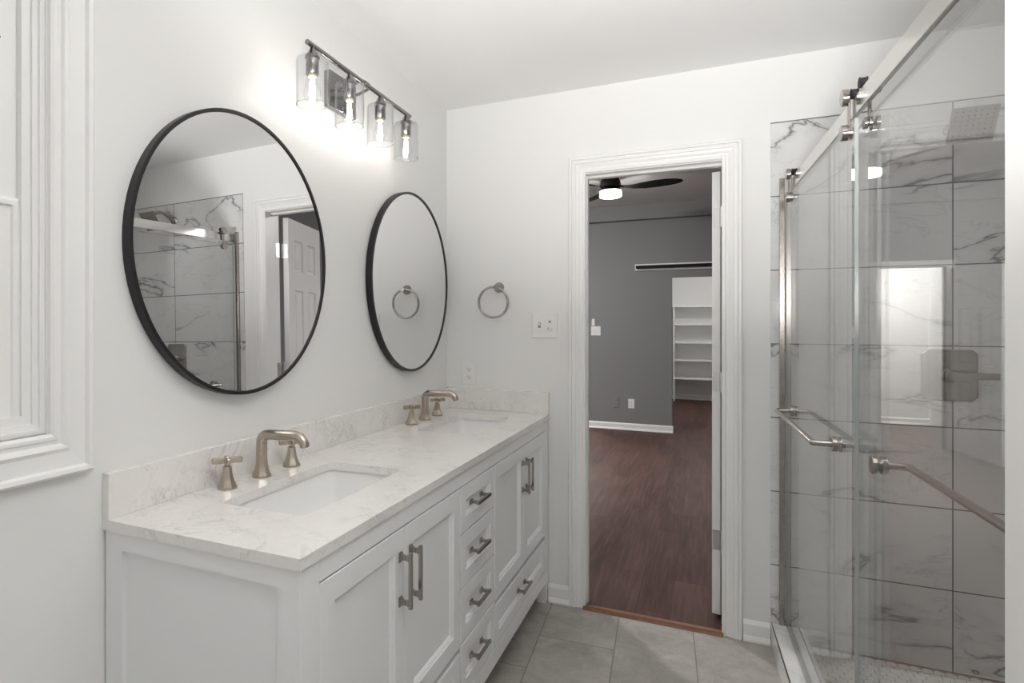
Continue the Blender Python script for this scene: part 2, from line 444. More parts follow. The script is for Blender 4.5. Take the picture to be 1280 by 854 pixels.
def casing(bm, P, a0, a1, b1, prof, b0=None, closed=False):
    """mitred moulding round an opening: prof list of (offset outwards, depth)"""
    cols = []
    for t, d in prof:
        if closed: q = [(a0 - t, b0 - t), (a0 - t, b1 + t), (a1 + t, b1 + t), (a1 + t, b0 - t)]
        else: q = [(a0 - t, b0), (a0 - t, b1 + t), (a1 + t, b1 + t), (a1 + t, b0)]
        cols.append([bm.verts.new(P(*x, d)) for x in q])
    for c0, c1 in zip(cols, cols[1:]):
        for i in range(4 if closed else 3):
            bm.faces.new((c0[i], c0[(i + 1) % 4], c1[(i + 1) % 4], c1[i]))

def rrect(x0, x1, y0, y1, r, n=6):
    """rounded rectangle, counter-clockwise, corner by corner"""
    out = []
    for cx, cy, a in ((x1 - r, y1 - r, 0), (x0 + r, y1 - r, PI / 2), (x0 + r, y0 + r, PI), (x1 - r, y0 + r, 3 * PI / 2)):
        for i in range(n + 1):
            t = a + PI / 2 * i / n
            out.append((cx + r * math.cos(t), cy + r * math.sin(t)))
    return out

def copy_tree(o, parent=None):
    c = o.copy(); C.objects.link(c); c.parent = parent
    for ch in list(o.children): copy_tree(ch, c)
    return c

# ------------------------------------------------------------------ setting: bathroom shell
CZ = 2.44            # bathroom ceiling
XR, YN, YE = 2.40, -3.85, 0.12   # right wall, near end of the room, bedroom side of the back wall
OX0, OX1, OZ = 0.692, 1.271, 2.034   # clear opening of the doorway in its casing
TX = 1.449           # left edge of the shower tile
AL = 0.036           # the shower front is set slightly askew

bm = B(); box(bm, -0.12, 2.52, YN, 0.0, -0.10, 0.0); struct('floor', bm, M['floor'])
bm = B(); box(bm, -0.12, 2.52, YN, YE, CZ, CZ + 0.10); struct('ceiling', bm, M['ceiling'])
WY0, WY1, WZ0, WZ1 = -3.05, -2.165, 1.10, 2.20       # window opening in the left wall
bm = B()
box(bm, -0.12, 0, WY1, YE, 0, CZ); box(bm, -0.12, 0, YN, WY0, 0, CZ)
box(bm, -0.12, 0, WY0, WY1, 0, WZ0); box(bm, -0.12, 0, WY0, WY1, WZ1, CZ)
struct('wall_left', bm, M['wall'])
bm = B()
box(bm, 0, OX0 - 0.012, 0, YE, 0, CZ); box(bm, OX1 + 0.012, 2.52, 0, YE, 0, CZ); box(bm, OX0 - 0.012, OX1 + 0.012, 0, YE, OZ + 0.012, CZ)
struct('wall_back', bm, M['wall'])
bm = B(); box(bm, XR, XR + 0.12, YN, 0, 0, CZ); struct('wall_right', bm, M['wall'])
# short wall that closes the shower at its near end
bm = B(); box(bm, 1.522, XR, -2.17, -2.02, 0, CZ); struct('wall_shower_end', bm, M['wall'], bevel=0.006)

# tile on the three shower walls
bm = B(); box(bm, TX, XR - 0.012, -0.010, 0.0, 0.0, 2.168); struct('trim_1', bm, M['tile_back'])
bm = B(); box(bm, XR - 0.012, XR, -2.02, 0.0, 0.0, 2.168); struct('trim_2', bm, M['tile_side'])
bm = B(); box(bm, 1.60, XR - 0.012, -2.02, -2.01, 0.0, 2.168); struct('trim_3', bm, M['tile_back'])

# baseboards
def baseboard(name, x0, x1, y, parent=None, d=-1, h=0.085, shoe=True):
    bm = B()
    pr = [(0, 0), (0.024, 0), (0.024, 0.008), (0.018, 0.020), (0.013, 0.024), (0.013, h - 0.016), (0.008, h - 0.006), (0.004, h), (0, h)]
    a = [bm.verts.new((x0, y + d * q[0], q[1])) for q in pr]; b = [bm.verts.new((x1, y + d * q[0], q[1])) for q in pr]
    for i in range(len(pr) - 1): bm.faces.new((a[i], b[i], b[i + 1], a[i + 1]))
    bm.faces.new(a[::-1]); bm.faces.new(b)
    return struct(name, bm, M['trim'], parent)
baseboard('baseboard_back', 0.53, 0.626, 0.0)
baseboard('baseboard_right', 1.349, TX - 0.001, 0.0)

# doorway casing, jamb, threshold
def PY(u, v, d): return (u, -d, v)          # onto the back wall, depth towards the room
prof = [(0.0, 0.0), (0.0, 0.010), (0.004, 0.013), (0.012, 0.013), (0.016, 0.008), (0.024, 0.009), (0.034, 0.014), (0.044, 0.017), (0.046, 0.021), (0.058, 0.021), (0.062, 0.016), (0.064, 0.022), (0.073, 0.022), (0.076, 0.018), (0.076, 0.0)]
bm = B(); casing(bm, PY, OX0 + 0.010, OX1 - 0.002, OZ + 0.004, prof, b0=0.0); struct('trim_4', bm, M['trim'], smooth=False)
bm = B()
box(bm, OX0 - 0.012, OX0, 0.0, YE, 0, OZ + 0.012); box(bm, OX1, OX1 + 0.012, 0.0, YE, 0, OZ + 0.012); box(bm, OX0, OX1, 0.0, YE, OZ, OZ + 0.012)
box(bm, OX0, OX0 + 0.011, 0.045, 0.082, 0, OZ); box(bm, OX0 + 0.011, OX1, 0.045, 0.082, OZ - 0.011, OZ)
struct('trim_5', bm, M['trim'])
bm = B()
pr = [(-0.030, 0.0), (-0.024, 0.009), (-0.012, 0.013), (0.010, 0.013), (0.02, 0.0)]
a = [bm.verts.new((OX0, y, z)) for y, z in pr]; b = [bm.verts.new((OX1 + 0.004, y, z)) for y, z in pr]
for i in range(len(pr) - 1): bm.faces.new((a[i], b[i], b[i + 1], a[i + 1]))
bm.faces.new(a); bm.faces.new(b[::-1]); struct('trim_6', bm, M['threshold'])

# window in the left wall, only its right-hand end is in the frame
def PX(u, v, d): return (d, u, v)           # onto the left wall, depth towards the room
win = thing('window_1', None, None, (0, -2.6, 1.10), kind='structure')
prof = [(-0.006, -0.03), (-0.006, 0.006), (0.0, 0.010), (0.006, 0.010), (0.010, 0.006), (0.016, 0.006), (0.020, 0.013), (0.026, 0.016), (0.034, 0.012), (0.066, 0.014), (0.070, 0.022), (0.078, 0.024), (0.083, 0.020), (0.084, 0.0)]
bm = B(); casing(bm, PX, WY0, WY1 - 0.002, WZ1, prof, b0=WZ0 + 0.004, closed=True); obj('window_casing', bm, M['trim'], win)
bm = B()
rings_rect(bm, PX, WY0, WY1, WZ0, WZ1, [(0, -0.004), (0.010, -0.004), (0.010, -0.010), (0.020, -0.010), (0.020, -0.016), (0.032, -0.016), (0.032, -0.022), (0.050, -0.022), (0.050, -0.08)], cap=False)
obj('window_stop', bm, M['trim'], win)
bm = B()
rings_rect(bm, PX, WY0 + 0.05, WY1 - 0.05, WZ0 + 0.03, 1.585, [(0, -0.05), (0, -0.028), (0.006, -0.026), (0.014, -0.026), (0.016, -0.032)])
obj('lower_sash', bm, M['trim'], win)
bm = B()
rings_rect(bm, PX, WY0 + 0.05, WY1 - 0.05, 1.57, WZ1 - 0.03, [(0, -0.09), (0, -0.038), (0.004, -0.036)])
obj('upper_sash', bm, M['trim'], win)
bm = B(); tube(bm, [(-0.040, -2.262, 1.895), (-0.026, -2.255, 1.893)], 0.0022, 8); obj('nail', bm, M['slot'], win)

# ------------------------------------------------------------------ setting: bedroom, closet and hall beyond the doorway
BX0, BX1, BYF, BCZ = -2.3, 2.7, 5.20, 2.795
bm = B(); box(bm, BX0 - 0.1, BX1 + 0.1, 0.0, 9.1, -0.10, 0.0); struct('floor_bedroom', bm, M['wood'])
bm = B(); box(bm, BX0 - 0.1, BX1 + 0.1, YE, BYF + 0.1, BCZ, BCZ + 0.1); struct('ceiling_bedroom', bm, M['bedceil'])
bm = B()
box(bm, BX0, -0.80, BYF, BYF + 0.1, 0, BCZ); box(bm, -0.80, -0.20, BYF, BYF + 0.1, 1.93, BCZ)
box(bm, -0.20, 0.843, BYF, BYF + 0.1, 0, BCZ); box(bm, 0.843, 1.75, BYF, BYF + 0.1, 1.893, BCZ); box(bm, 1.75, BX1, BYF, BYF + 0.1, 0, BCZ)
struct('wall_bedroom_far', bm, M['grey'])
bm = B(); box(bm, BX0, BX1, BYF - 0.10, BYF, 2.607, BCZ); struct('trim_7', bm, M['grey'])
bm = B(); box(bm, BX0 - 0.1, BX0, YE, 9.1, 0, BCZ); struct('wall_bedroom_left', bm, M['grey'])
bm = B(); box(bm, BX1, BX1 + 0.1, YE, BYF + 0.1, 0, BCZ); struct('wall_bedroom_right', bm, M['grey'])
bm = B()
box(bm, BX0, OX0 - 0.012, YE, YE + 0.012, 0, BCZ); box(bm, OX1 + 0.012, BX1, YE, YE + 0.012, 0, BCZ); box(bm, OX0 - 0.012, OX1 + 0.012, YE, YE + 0.012, OZ + 0.012, BCZ)
struct('wall_bedroom_near', bm, M['grey'])
baseboard('baseboard_bedroom_far', -0.20, 0.856, BYF)
# closet
bm = B(); box(bm, 0.50, 0.60, BYF + 0.1, 9.0, 0, 2.44); struct('wall_closet_left', bm, M['wall'])
bm = B(); box(bm, 1.95, 2.05, BYF + 0.1, 9.0, 0, 2.44); struct('wall_closet_right', bm, M['wall'])
bm = B(); box(bm, 0.60, 1.95, 8.93, 9.0, 0, 2.44); struct('wall_closet_back', bm, M['wall'])
bm = B(); box(bm, 0.50, 2.05, BYF + 0.1, 9.0, 2.44, 2.5); struct('ceiling_closet', bm, M['ceiling'])
baseboard('baseboard_closet_back', 0.60, 1.95, 8.93)
# hall
bm = B(); box(bm, BX0, 0.50, 7.12, 7.22, 0, 2.44); struct('wall_hall_far', bm, M['wall'])
bm = B(); box(bm, BX0, 0.50, BYF + 0.1, 7.22, 2.44, 2.5); struct('ceiling_hall', bm, M['ceiling'])
bm = B(); box(bm, BX0, -1.0, BYF + 0.1, BYF + 0.11, 0, 2.44); struct('wall_hall_near', bm, M['wall'])
baseboard('baseboard_hall_far', -1.30, 0.50, 7.12)
bm = B(); casing(bm, lambda u, v, d: (u, 7.12 - d, v), -2.1, -1.37, 1.98, [(0, 0), (0, 0.014), (0.03, 0.018), (0.065, 0.018), (0.07, 0)], b0=0.0); struct('trim_8', bm, M['trim'])
bm = B(); casing(bm, lambda u, v, d: (u, BYF - d, v), -0.80, -0.20, 1.93, [(0, -0.1), (0, 0.014), (0.03, 0.018), (0.065, 0.018), (0.07, 0)], b0=0.0); struct('trim_9', bm, M['trim'])

# ------------------------------------------------------------------ doors
def six_panel_door(name, H, ang, width, h0, h1, hz, flip=1):
    """leaf hinged at H, leading away along ang; face 0 looks to the left of that direction"""
    root = thing(name, None, None, (H[0], H[1], 0), kind='structure')
    d = Vector((math.cos(ang), math.sin(ang), 0)); n = Vector((-d.y, d.x, 0))
    o = Vector((H[0], H[1], 0))
    W_ = width; s = 0.105 * W_ / 0.6
    us = [0, s, W_ / 2 - s * 0.45, W_ / 2 + s * 0.45, W_ - s, W_]
    hh = h1 - h0
    vs = [h0 + hh * k for k in (0, 0.115, 0.385, 0.475, 0.775, 0.835, 0.935, 1.0)]
    cells = {(i, j) for i in (1, 3) for j in (1, 3, 5)}
    prof = [(0, 0), (0.006, -0.008), (0.020, -0.010), (0.030, -0.004)]
    T = 0.035
    bm = B()
    P = lambda u, v, k: tuple(o + d * u + n * k + Vector((0, 0, v)))
    paneled(bm, P, us, vs, cells, prof, -T)
    P2 = lambda u, v, k: tuple(o + d * u - n * (k + T) + Vector((0, 0, v)))
    obj('door_leaf', bm, M['trim'], root)
    for z in hz:
        bm = B()
        p = o - n * (T + 0.004) - d * 0.004
        lathe(bm, p + Vector((0, 0, z - 0.045)), (0, 0, 1), [(0.006, 0), (0.006, 0.09)], 10)
        a0 = o - d * 0.002 - n * 0.004; a1 = o - d * 0.002 - n * (T - 0.001)
        hexa(bm, [tuple(a0 + Vector((0, 0, z - 0.045))), tuple(a1 + Vector((0, 0, z - 0.045))), tuple(a1 + d * 0.0021 + Vector((0, 0, z - 0.045))), tuple(a0 + d * 0.0021 + Vector((0, 0, z - 0.045))),
                  tuple(a0 + Vector((0, 0, z + 0.045))), tuple(a1 + Vector((0, 0, z + 0.045))), tuple(a1 + d * 0.0021 + Vector((0, 0, z + 0.045))), tuple(a0 + d * 0.0021 + Vector((0, 0, z + 0.045)))])
        for zz, kk in ((-0.03, 0.5), (0.0, 0.35), (0.03, 0.5)):
            q = a0 * (1 - kk) + a1 * kk + Vector((0, 0, z + zz))
            lathe(bm, q, tuple(-d), [(0.0035, 0.0), (0.0035, 0.0008)], 8)
        obj('hinge', bm, M['hinge'], root, smooth=True)
    return root, d, n
door1, dd, dn = six_panel_door('door_1', (1.233, 0.165), PI - math.radians(105), 0.575, 0.016, 2.022, (1.813, 1.07, 0.353))
# hinge leaves let into the jamb
for z in (1.813, 1.07, 0.353):
    bm = B(); box(bm, OX1 - 0.002, OX1 + 0.001, YE - 0.034, YE + 0.002, z - 0.045, z + 0.045)
    obj('jamb_hinge_leaf', bm, M['hinge'], door1)
door2, _, _ = six_panel_door('door_2', (-0.83, 5.17), math.radians(263.5), 0.80, 0.016, 1.91, (1.7, 1.0, 0.3))

# ------------------------------------------------------------------ vanity cabinet
VY0, VY1, VXF = -2.042, -0.008, 0.527
van = thing('vanity_cabinet', 'long white double vanity cabinet with shaker doors standing on legs along the left wall', 'cabinet', (0.27, -1.025, 0))
CT0 = 0.877                       # underside of the countertop
bm = B()
for y0, y1 in ((VY0 + 0.004, -1.974), (-0.076, VY1)): box(bm, 0.470, VXF, y0, y1, 0.105, CT0)
box(bm, 0.495, VXF, -1.974, -0.076, 0.829, CT0); box(bm, 0.495, VXF, -1.974, -0.076, 0.105, 0.166)
box(bm, 0.470, 0.490, -1.974, -0.076, 0.318, 0.334)
for y in (-1.1965, -0.851): box(bm, 0.470, 0.490, y - 0.012, y + 0.012, 0.166, 0.829)
for y in (-1.591, -0.4505): box(bm, 0.470, 0.490, y - 0.010, y + 0.010, 0.334, 0.829)
obj('face_frame', bm, M['cabinet'], van, bevel=0.0012)
# panelled end that faces the camera
bm = B()
PE = lambda u, v, d: (u, VY0 - d, v)
paneled(bm, PE, [0.004, 0.056, 0.481, VXF - 0.0005], [0.105, 0.172, 0.836, CT0], {(1, 1)}, [(0, 0), (0.001, -0.009), (0.004, -0.010), (0.006, -0.010)], -0.016)
obj('end_panel', bm, M['cabinet'], van)
bm = B(); box(bm, 0.004, 0.49, VY1 - 0.016, VY1, 0.105, CT0); obj('end_panel', bm, M['cabinet'], van)
bm = B(); box(bm, 0.006, 0.470, VY0 + 0.017, VY1 - 0.017, 0.130, 0.146); obj('bottom_panel', bm, M['cabinet'], van)
for x0, x1 in ((0.006, 0.056), (0.476, VXF)):
    for y0, y1 in ((VY0 + 0.001, VY0 + 0.042), (VY1 - 0.040, VY1)):
        bm = B()
        k = 0.004
        hexa(bm, [(x0 + k, y0 + k, 0), (x1 - k, y0 + k, 0), (x1 - k, y1 - k, 0), (x0 + k, y1 - k, 0), (x0, y0, 0.1055), (x1, y0, 0.1055), (x1, y1, 0.1055), (x0, y1, 0.1055)])
        obj('leg', bm, M['cabinet'], van, bevel=0.001)

def pull(center, along, length, parent, mat=None):
    """squared bar pull on two flared feet, standing off the cabinet front (+x)"""
    c = Vector(center); a = Vector(along); s = Vector((0, 0, 1)) if abs(a.z) < 0.5 else Vector((0, 1, 0))
    X = Vector((1, 0, 0))
    bm = B()
    def bar(l0, l1, hw, d0, d1, taper=1.0):
        pts = []
        for d, k in ((d0, 1.0), (d1, taper)):
            for l, w in ((l0, -hw), (l1, -hw), (l1, hw), (l0, hw)):
                mid = (l0 + l1) / 2
                pts.append(tuple(c + a * (mid + (l - mid) * k) + s * w * k + X * d))
        hexa(bm, pts)
    L = length / 2
    for e in (-1, 1):
        q = e * (L - 0.014)
        bar(q - 0.012, q + 0.012, 0.0085, 0.0, 0.004)
        bar(q - 0.0105, q + 0.0105, 0.0065, 0.004, 0.010, 0.62)
        bar(q - 0.0062, q + 0.0062, 0.0042, 0.010, 0.018, 1.0)
        bar(q - 0.0065, q + 0.0065, 0.0042, 0.018, 0.0262, 1.25)
    bar(-L, L, 0.0055, 0.026, 0.034)
    return obj('handle', bm, mat or M['pull'], parent, bevel=0.0008)

PV = lambda u, v, d: (VXF + d, u, v)
FP = lambda st: [(0, -0.020), (0, -0.0015), (0.0015, 0), (st, 0), (st + 0.0012, -0.004), (st + 0.004, -0.0035), (st + 0.011, -0.008), (st + 0.0125, -0.011), (st + 0.014, -0.011)]
def front(name, y0, y1, z0, z1, st):
    bm = B(); rings_rect(bm, PV, y0, y1, z0, z1, FP(st))
    bmesh.ops.contextual_create(bm, geom=bm.verts[:4]) if False else None
    return obj(name, bm, M['cabinet'], van)
DW = [(-1.972, -1.5925), (-1.5895, -1.2), (-0.847, -0.452), (-0.449, -0.078)]
for i, (y0, y1) in enumerate(DW):
    d = front('door', y0, y1, 0.336, 0.8250, 0.052)
    hy = y1 - 0.028 if i % 2 == 0 else y0 + 0.028
    pull((VXF, hy, 0.704), (0, 0, 1), 0.138, d)
for z0, z1 in ((0.6815, 0.8250), (0.5135, 0.6765), (0.3415, 0.5085), (0.1695, 0.3365)):
    d = front('drawer', -1.193, -0.8545, z0, z1, 0.045)
    pull((VXF - 0.011, -1.024, (z0 + z1) / 2), (0, 1, 0), 0.128, d)
for y0, y1 in ((-1.972, -1.2), (-0.847, -0.078)):
    d = front('drawer', y0, y1, 0.1695, 0.3165, 0.045)
    pull((VXF - 0.011, (y0 + y1) / 2, 0.243), (0, 1, 0), 0.128, d)

# ------------------------------------------------------------------ countertop, splashes, sinks
CX0, CX1, CY0, CY1, CZ0, CZ1 = 0.0, 0.533, -2.048, -0.0, CT0, 0.900
SINKS = [(-1.838, -1.337), (-0.703, -0.202)]
SX0, SX1, SR = 0.146, 0.396, 0.028
top = thing('countertop', 'long pale veined quartz countertop with two sink cut-outs on the white vanity', 'countertop', (0.27, -1.025, CZ0))
bm = B()
def quad(pts): bm.faces.new([bm.verts.new(p) for p in pts])
cells = [(CY0, -1.95), (-1.95, -1.22), (-1.22, -0.80), (-0.80, -0.10), (-0.10, CY1)]
for z in (CZ0, CZ1):
    for i, (a, b) in enumerate(cells):
        if i in (1, 3):
            h0, h1 = SINKS[i // 2]
            hole = rrect(SX0, SX1, h0, h1, SR, 6)
            outer = []
            n = 6
            for c in range(4):
                ctr = [(SX1 - SR, h1 - SR), (SX0 + SR, h1 - SR), (SX0 + SR, h0 + SR), (SX1 - SR, h0 + SR)][c]
                cor = [(CX1, b), (CX0, b), (CX0, a), (CX1, a)][c]
                s0 = [(CX1, ctr[1]), (ctr[0], b), (CX0, ctr[1]), (ctr[0], a)][c]
                s1 = [(ctr[0], b), (CX0, ctr[1]), (ctr[0], a), (CX1, ctr[1])][c]
                for k in range(n + 1):
                    t = k / n
                    if t <= 0.5: q = (s0[0] + (cor[0] - s0[0]) * t * 2, s0[1] + (cor[1] - s0[1]) * t * 2)
                    else: q = (cor[0] + (s1[0] - cor[0]) * (t * 2 - 1), cor[1] + (s1[1] - cor[1]) * (t * 2 - 1))
                    outer.append(q)
            hv = [bm.verts.new((*p, z)) for p in hole]; ov = [bm.verts.new((*p, z)) for p in outer]
            for k in range(len(hv)):
                k2 = (k + 1) % len(hv)
                bm.faces.new((hv[k], hv[k2], ov[k2], ov[k]))
        else: quad([(CX0, a, z), (CX1, a, z), (CX1, b, z), (CX0, b, z)])
for h0, h1 in SINKS:
    hole = rrect(SX0, SX1, h0, h1, SR, 6)
    for k in range(len(hole)):
        p, q = hole[k], hole[(k + 1) % len(hole)]
        quad([(*p, CZ0), (*q, CZ0), (*q, CZ1), (*p, CZ1)])
bmesh.ops.remove_doubles(bm, verts=bm.verts, dist=1e-5)
for (p, q) in (((CX0, CY0), (CX1, CY0)), ((CX1, CY0), (CX1, CY1)), ((CX1, CY1), (CX0, CY1)), ((CX0, CY1), (CX0, CY0))):
    ys = sorted({p[1], q[1]} | {c[0] for c in cells if min(p[1], q[1]) < c[0] < max(p[1], q[1])})
    if len(ys) > 1:
        for y0, y1 in zip(ys, ys[1:]): quad([(p[0], y0, CZ0), (p[0], y1, CZ0), (p[0], y1, CZ1), (p[0], y0, CZ1)])
    else: quad([(*p, CZ0), (*q, CZ0), (*q, CZ1), (*p, CZ1)])
bmesh.ops.remove_doubles(bm, verts=bm.verts, dist=1e-5)
obj('slab', bm, M['quartz'], top)
bm = B(); box(bm, 0.0005, 0.0205, CY0, -0.0005, 0.9003, 1.003)
tag(obj('backsplash', bm, M['quartz'], None, bevel=0.001), 'low long quartz backsplash running along the left wall behind both faucets', 'backsplash')
bm = B(); box(bm, 0.021, 0.531, -0.0205, -0.0005, 0.9003, 1.003)
tag(obj('side_splash', bm, M['quartz'], None, bevel=0.001), 'short quartz side splash against the far wall under the electrical outlet', 'backsplash')

def sink(h0, h1, label):
    root = thing('undermount_sink', label, 'sink', (0.27, (h0 + h1) / 2, 0.735), group='undermount sinks of the vanity')
    bm = B()
    e = 0.006
    levels = [(e + 0.022, CT0 - 0.0006), (e, CT0 - 0.0006), (e - 0.001, CT0 - 0.010), (-0.012, 0.80), (-0.024, 0.768), (-0.045, 0.752), (-0.09, 0.744)]
    prev = None
    for off, z in levels:
        r = max(0.02, SR + off) if off > -0.03 else 0.05
        if off <= -0.09: r = 0.03
        L = [bm.verts.new((*p, z)) for p in rrect(SX0 - off, SX1 + off, h0 - off, h1 + off, r, 6)]
        if prev:
            for k in range(len(L)): bm.faces.new((prev[k], prev[(k + 1) % len(L)], L[(k + 1) % len(L)], L[k]))
        prev = L
    bm.faces.new(prev)
    obj('basin', bm, M['porcelain'], root, smooth=True)
    bm = B(); lathe(bm, (0.262, (h0 + h1) / 2, 0.7445), (0, 0, 1), [(0.022, 0), (0.022, 0.002), (0.018, 0.0035), (0.010, 0.003), (0.001, 0.0045)], 20)
    obj('drain', bm, M['nickel'], root, smooth=True)
    return root
sink(*SINKS[0], 'white rectangular undermount sink nearer the window, below the mirror reflecting the shower')
sink(*SINKS[1], 'white rectangular undermount sink at the far end of the countertop beside the side splash')

# ------------------------------------------------------------------ faucets
def octo(bm, base, prof, n=8, rot=PI / 8):
    base = Vector(base); rings = []
    for r, h in prof:
        rings.append([bm.verts.new(base + Vector((r * math.cos(2 * PI * i / n + rot), r * math.sin(2 * PI * i / n + rot), h))) for i in range(n)])
    for a, b in zip(rings, rings[1:]):
        for i in range(n): bm.faces.new((a[i], a[(i + 1) % n], b[(i + 1) % n], b[i]))
    bm.faces.new(rings[0][::-1]); bm.faces.new(rings[-1])

def faucet(yc, label):
    z0 = 0.9002; x = 0.070
    root = thing('widespread_faucet', label, 'faucet', (x, yc, z0), group='faucets of the vanity')
    bm = B()
    octo(bm, (x, yc, z0), [(0.0285, 0), (0.0285, 0.004), (0.0270, 0.008), (0.0215, 0.020), (0.0180, 0.036), (0.0165, 0.055), (0.0160, 0.07)], 8)
    path = [(x, yc, z0 + 0.060), (x, yc, z0 + 0.094)] + arc((x, yc, z0 + 0.097), (x, yc, z0 + 0.1185), (x + 0.025, yc, z0 + 0.1205), 6)[1:] + \
           [(x + 0.07, yc, z0 + 0.1225)] + arc((x + 0.106, yc, z0 + 0.1240), (x + 0.144, yc, z0 + 0.1255), (x + 0.148, yc, z0 + 0.096), 7)
    rr = [0.0158] * len(path)
    for i in range(len(path)):
        t = i / (len(path) - 1); rr[i] = 0.0160 - 0.0030 * t
    tube(bm, path, rr, 12)
    tip = Vector(path[-1])
    lathe(bm, tip, Vector(path[-1]) - Vector(path[-2]), [(0.0105, 0), (0.0105, 0.002)], 14)
    obj('spout', bm, M['nickel'], root, smooth=True)
    for e in (-1, 1):
        hy = yc + e * 0.142
        bm = B()
        octo(bm, (x, hy, z0), [(0.0275, 0), (0.0275, 0.004), (0.0262, 0.008), (0.0195, 0.021), (0.0150, 0.036), (0.0128, 0.050), (0.0122, 0.058)], 8)
        lathe(bm, (x, hy, z0 + 0.057), (0, 0, 1), [(0.0075, 0), (0.0075, 0.006), (0.009, 0.008), (0.0095, 0.024), (0.006, 0.028)], 14)
        h = obj('handle', bm, M['nickel'], root, smooth=True)
        bm = B()
        for ang in (math.radians(52), math.radians(142)):
            d = Vector((math.cos(ang), math.sin(ang), 0)); s = Vector((-d.y, d.x, 0)); c = Vector((x, hy, z0 + 0.0735))
            L = 0.040 if ang < 1.5 else 0.026
            pr = [(-L, 0.006), (-L * 0.9, 0.0085), (-L * 0.3, 0.0075), (L * 0.3, 0.0075), (L * 0.9, 0.0085), (L, 0.006)]
            prev = None
            for u, hh in pr:
                q = [bm.verts.new(c + d * u + s * w + Vector((0, 0, v))) for w, v in ((-0.0045, -hh), (0.0045, -hh), (0.0045, hh), (-0.0045, hh))]
                if prev:
                    for k in range(4): bm.faces.new((prev[k], prev[(k + 1) % 4], q[(k + 1) % 4], q[k]))
                else: bm.faces.new(q[::-1])
                prev = q
            bm.faces.new(prev)
        obj('cross_lever', bm, M['nickel'], h, bevel=0.002)
    return root
faucet(-1.583, 'brushed nickel faucet with two cross handles behind the sink nearer the window')
faucet(-0.436, 'brushed nickel faucet with two cross handles behind the far sink in the corner')

# ------------------------------------------------------------------ mirrors
def mirror(yc, zc, r, label, tilt_z=0.0, tilt_y=0.0):
    root = thing('round_mirror', label, 'mirror', (0.004, yc, zc), group='round black framed mirrors')
    n = 96
    bm = B()
    lathe(bm, (0.004, yc, zc), (1, 0, 0), [(r, 0.0), (r, 0.0255), (r - 0.001, 0.0265), (r - 0.0095, 0.0265), (r - 0.0102, 0.0255), (r - 0.0102, 0.0215), (r - 0.004, 0.0215), (r - 0.004, 0.0)], n, cap=False)
    obj('frame', bm, M['black'], root, smooth=True)
    bm = B(); lathe(bm, (0.012, yc, zc), (1, 0, 0), [(r - 0.0045, 0.0), (r - 0.0045, 0.0145)], n)
    obj('mirror_glass', bm, M['mirror'], root, extra=())
    root.rotation_euler = (0, tilt_y, tilt_z)
    return root
mirror(-1.5965, 1.5335, 0.400, 'round black framed mirror nearer the window, reflecting the shower and doorway', -0.011, -0.010)
mirror(-0.4636, 1.520, 0.400, 'round black framed mirror near the corner, reflecting the towel ring')

# ------------------------------------------------------------------ vanity light
VX, VYS = 0.118, [-1.400, -1.178, -0.956, -0.734]
vl = thing('vanity_light', 'four-bulb metal vanity light with clear glass cylinder shades above the mirrors', 'wall light', (0.0, -1.067, 2.165))
bm = B(); box(bm, 0.0005, 0.026, -1.155, -0.975, 2.098, 2.226); obj('backplate', bm, M['fixture'], vl, bevel=0.002)
bm = B(); tube(bm, [(VX, -1.428, 2.192), (VX, -0.700, 2.182)], 0.0085, 12); obj('bar', bm, M['fixture'], vl, smooth=True)
for y in (-1.105, -1.03):
    bm = B(); tube(bm, [(0.02, y, 2.165), (0.07, y, 2.172), (VX, y, 2.187)], 0.0055, 10); obj('arm', bm, M['fixture'], vl, smooth=True)
bm = B(); lathe(bm, (VX, -1.082, 2.1874), (0, 1, 0), [(0.0105, 0), (0.0105, 0.030)], 16); obj('collar', bm, M['fixture'], vl, smooth=True)
for i, y in enumerate(VYS):
    zt = 2.186 - 0.0025 * i
    bm = B()
    lathe(bm, (VX, y, zt), (0, 0, -1), [(0.006, 0.0), (0.008, 0.006), (0.0175, 0.022), (0.0225, 0.028), (0.0235, 0.034), (0.0200, 0.037), (0.0200, 0.084), (0.0185, 0.086)], 24)
    so = obj('socket', bm, M['fixture'], vl, smooth=True)
    bm = B()
    zb = zt - 0.1775
    prof = [(0.0215, 0.1445), (0.040, 0.1445), (0.0475, 0.141), (0.0500, 0.133), (0.0500, 0.0), (0.0478, 0.0), (0.0478, 0.132), (0.0455, 0.139), (0.039, 0.1422), (0.0215, 0.1422)]
    lathe(bm, (VX, y, zb), (0, 0, 1), prof, 40, cap=False)
    for f in bm.faces:
        if all(abs(v.co.z - zb) < 1e-4 for v in f.verts): f.material_index = 1
    obj('glass_shade', bm, M['shade'], vl, smooth=True, extra=(M['edge'],))
    bm = B()
    lathe(bm, (VX, y, zt - 0.088), (0, 0, -1), [(0.0125, 0.0), (0.0125, 0.012), (0.015, 0.018), (0.0225, 0.034), (0.0265, 0.050), (0.0265, 0.060), (0.021, 0.074), (0.010, 0.0815), (0.0005, 0.083)], 24, cap=False)
    bu = obj('bulb', bm, M['bulb'], vl, smooth=True)
    bm = B(); lathe(bm, (VX, y, zt - 0.0862), (0, 0, -1), [(0.0128, 0), (0.0128, 0.007)], 16); obj('bulb_collar', bm, M['bulbbase'], bu)
    bm = B()
    for k in range(4):
        a = PI / 4 + k * PI / 2
        tube(bm, [(VX + 0.004 * math.cos(a), y + 0.004 * math.sin(a), zt - 0.102), (VX + 0.008 * math.cos(a), y + 0.008 * math.sin(a), zt - 0.150)], 0.0022, 8)
    obj('filament', bm, M['filament'], bu)

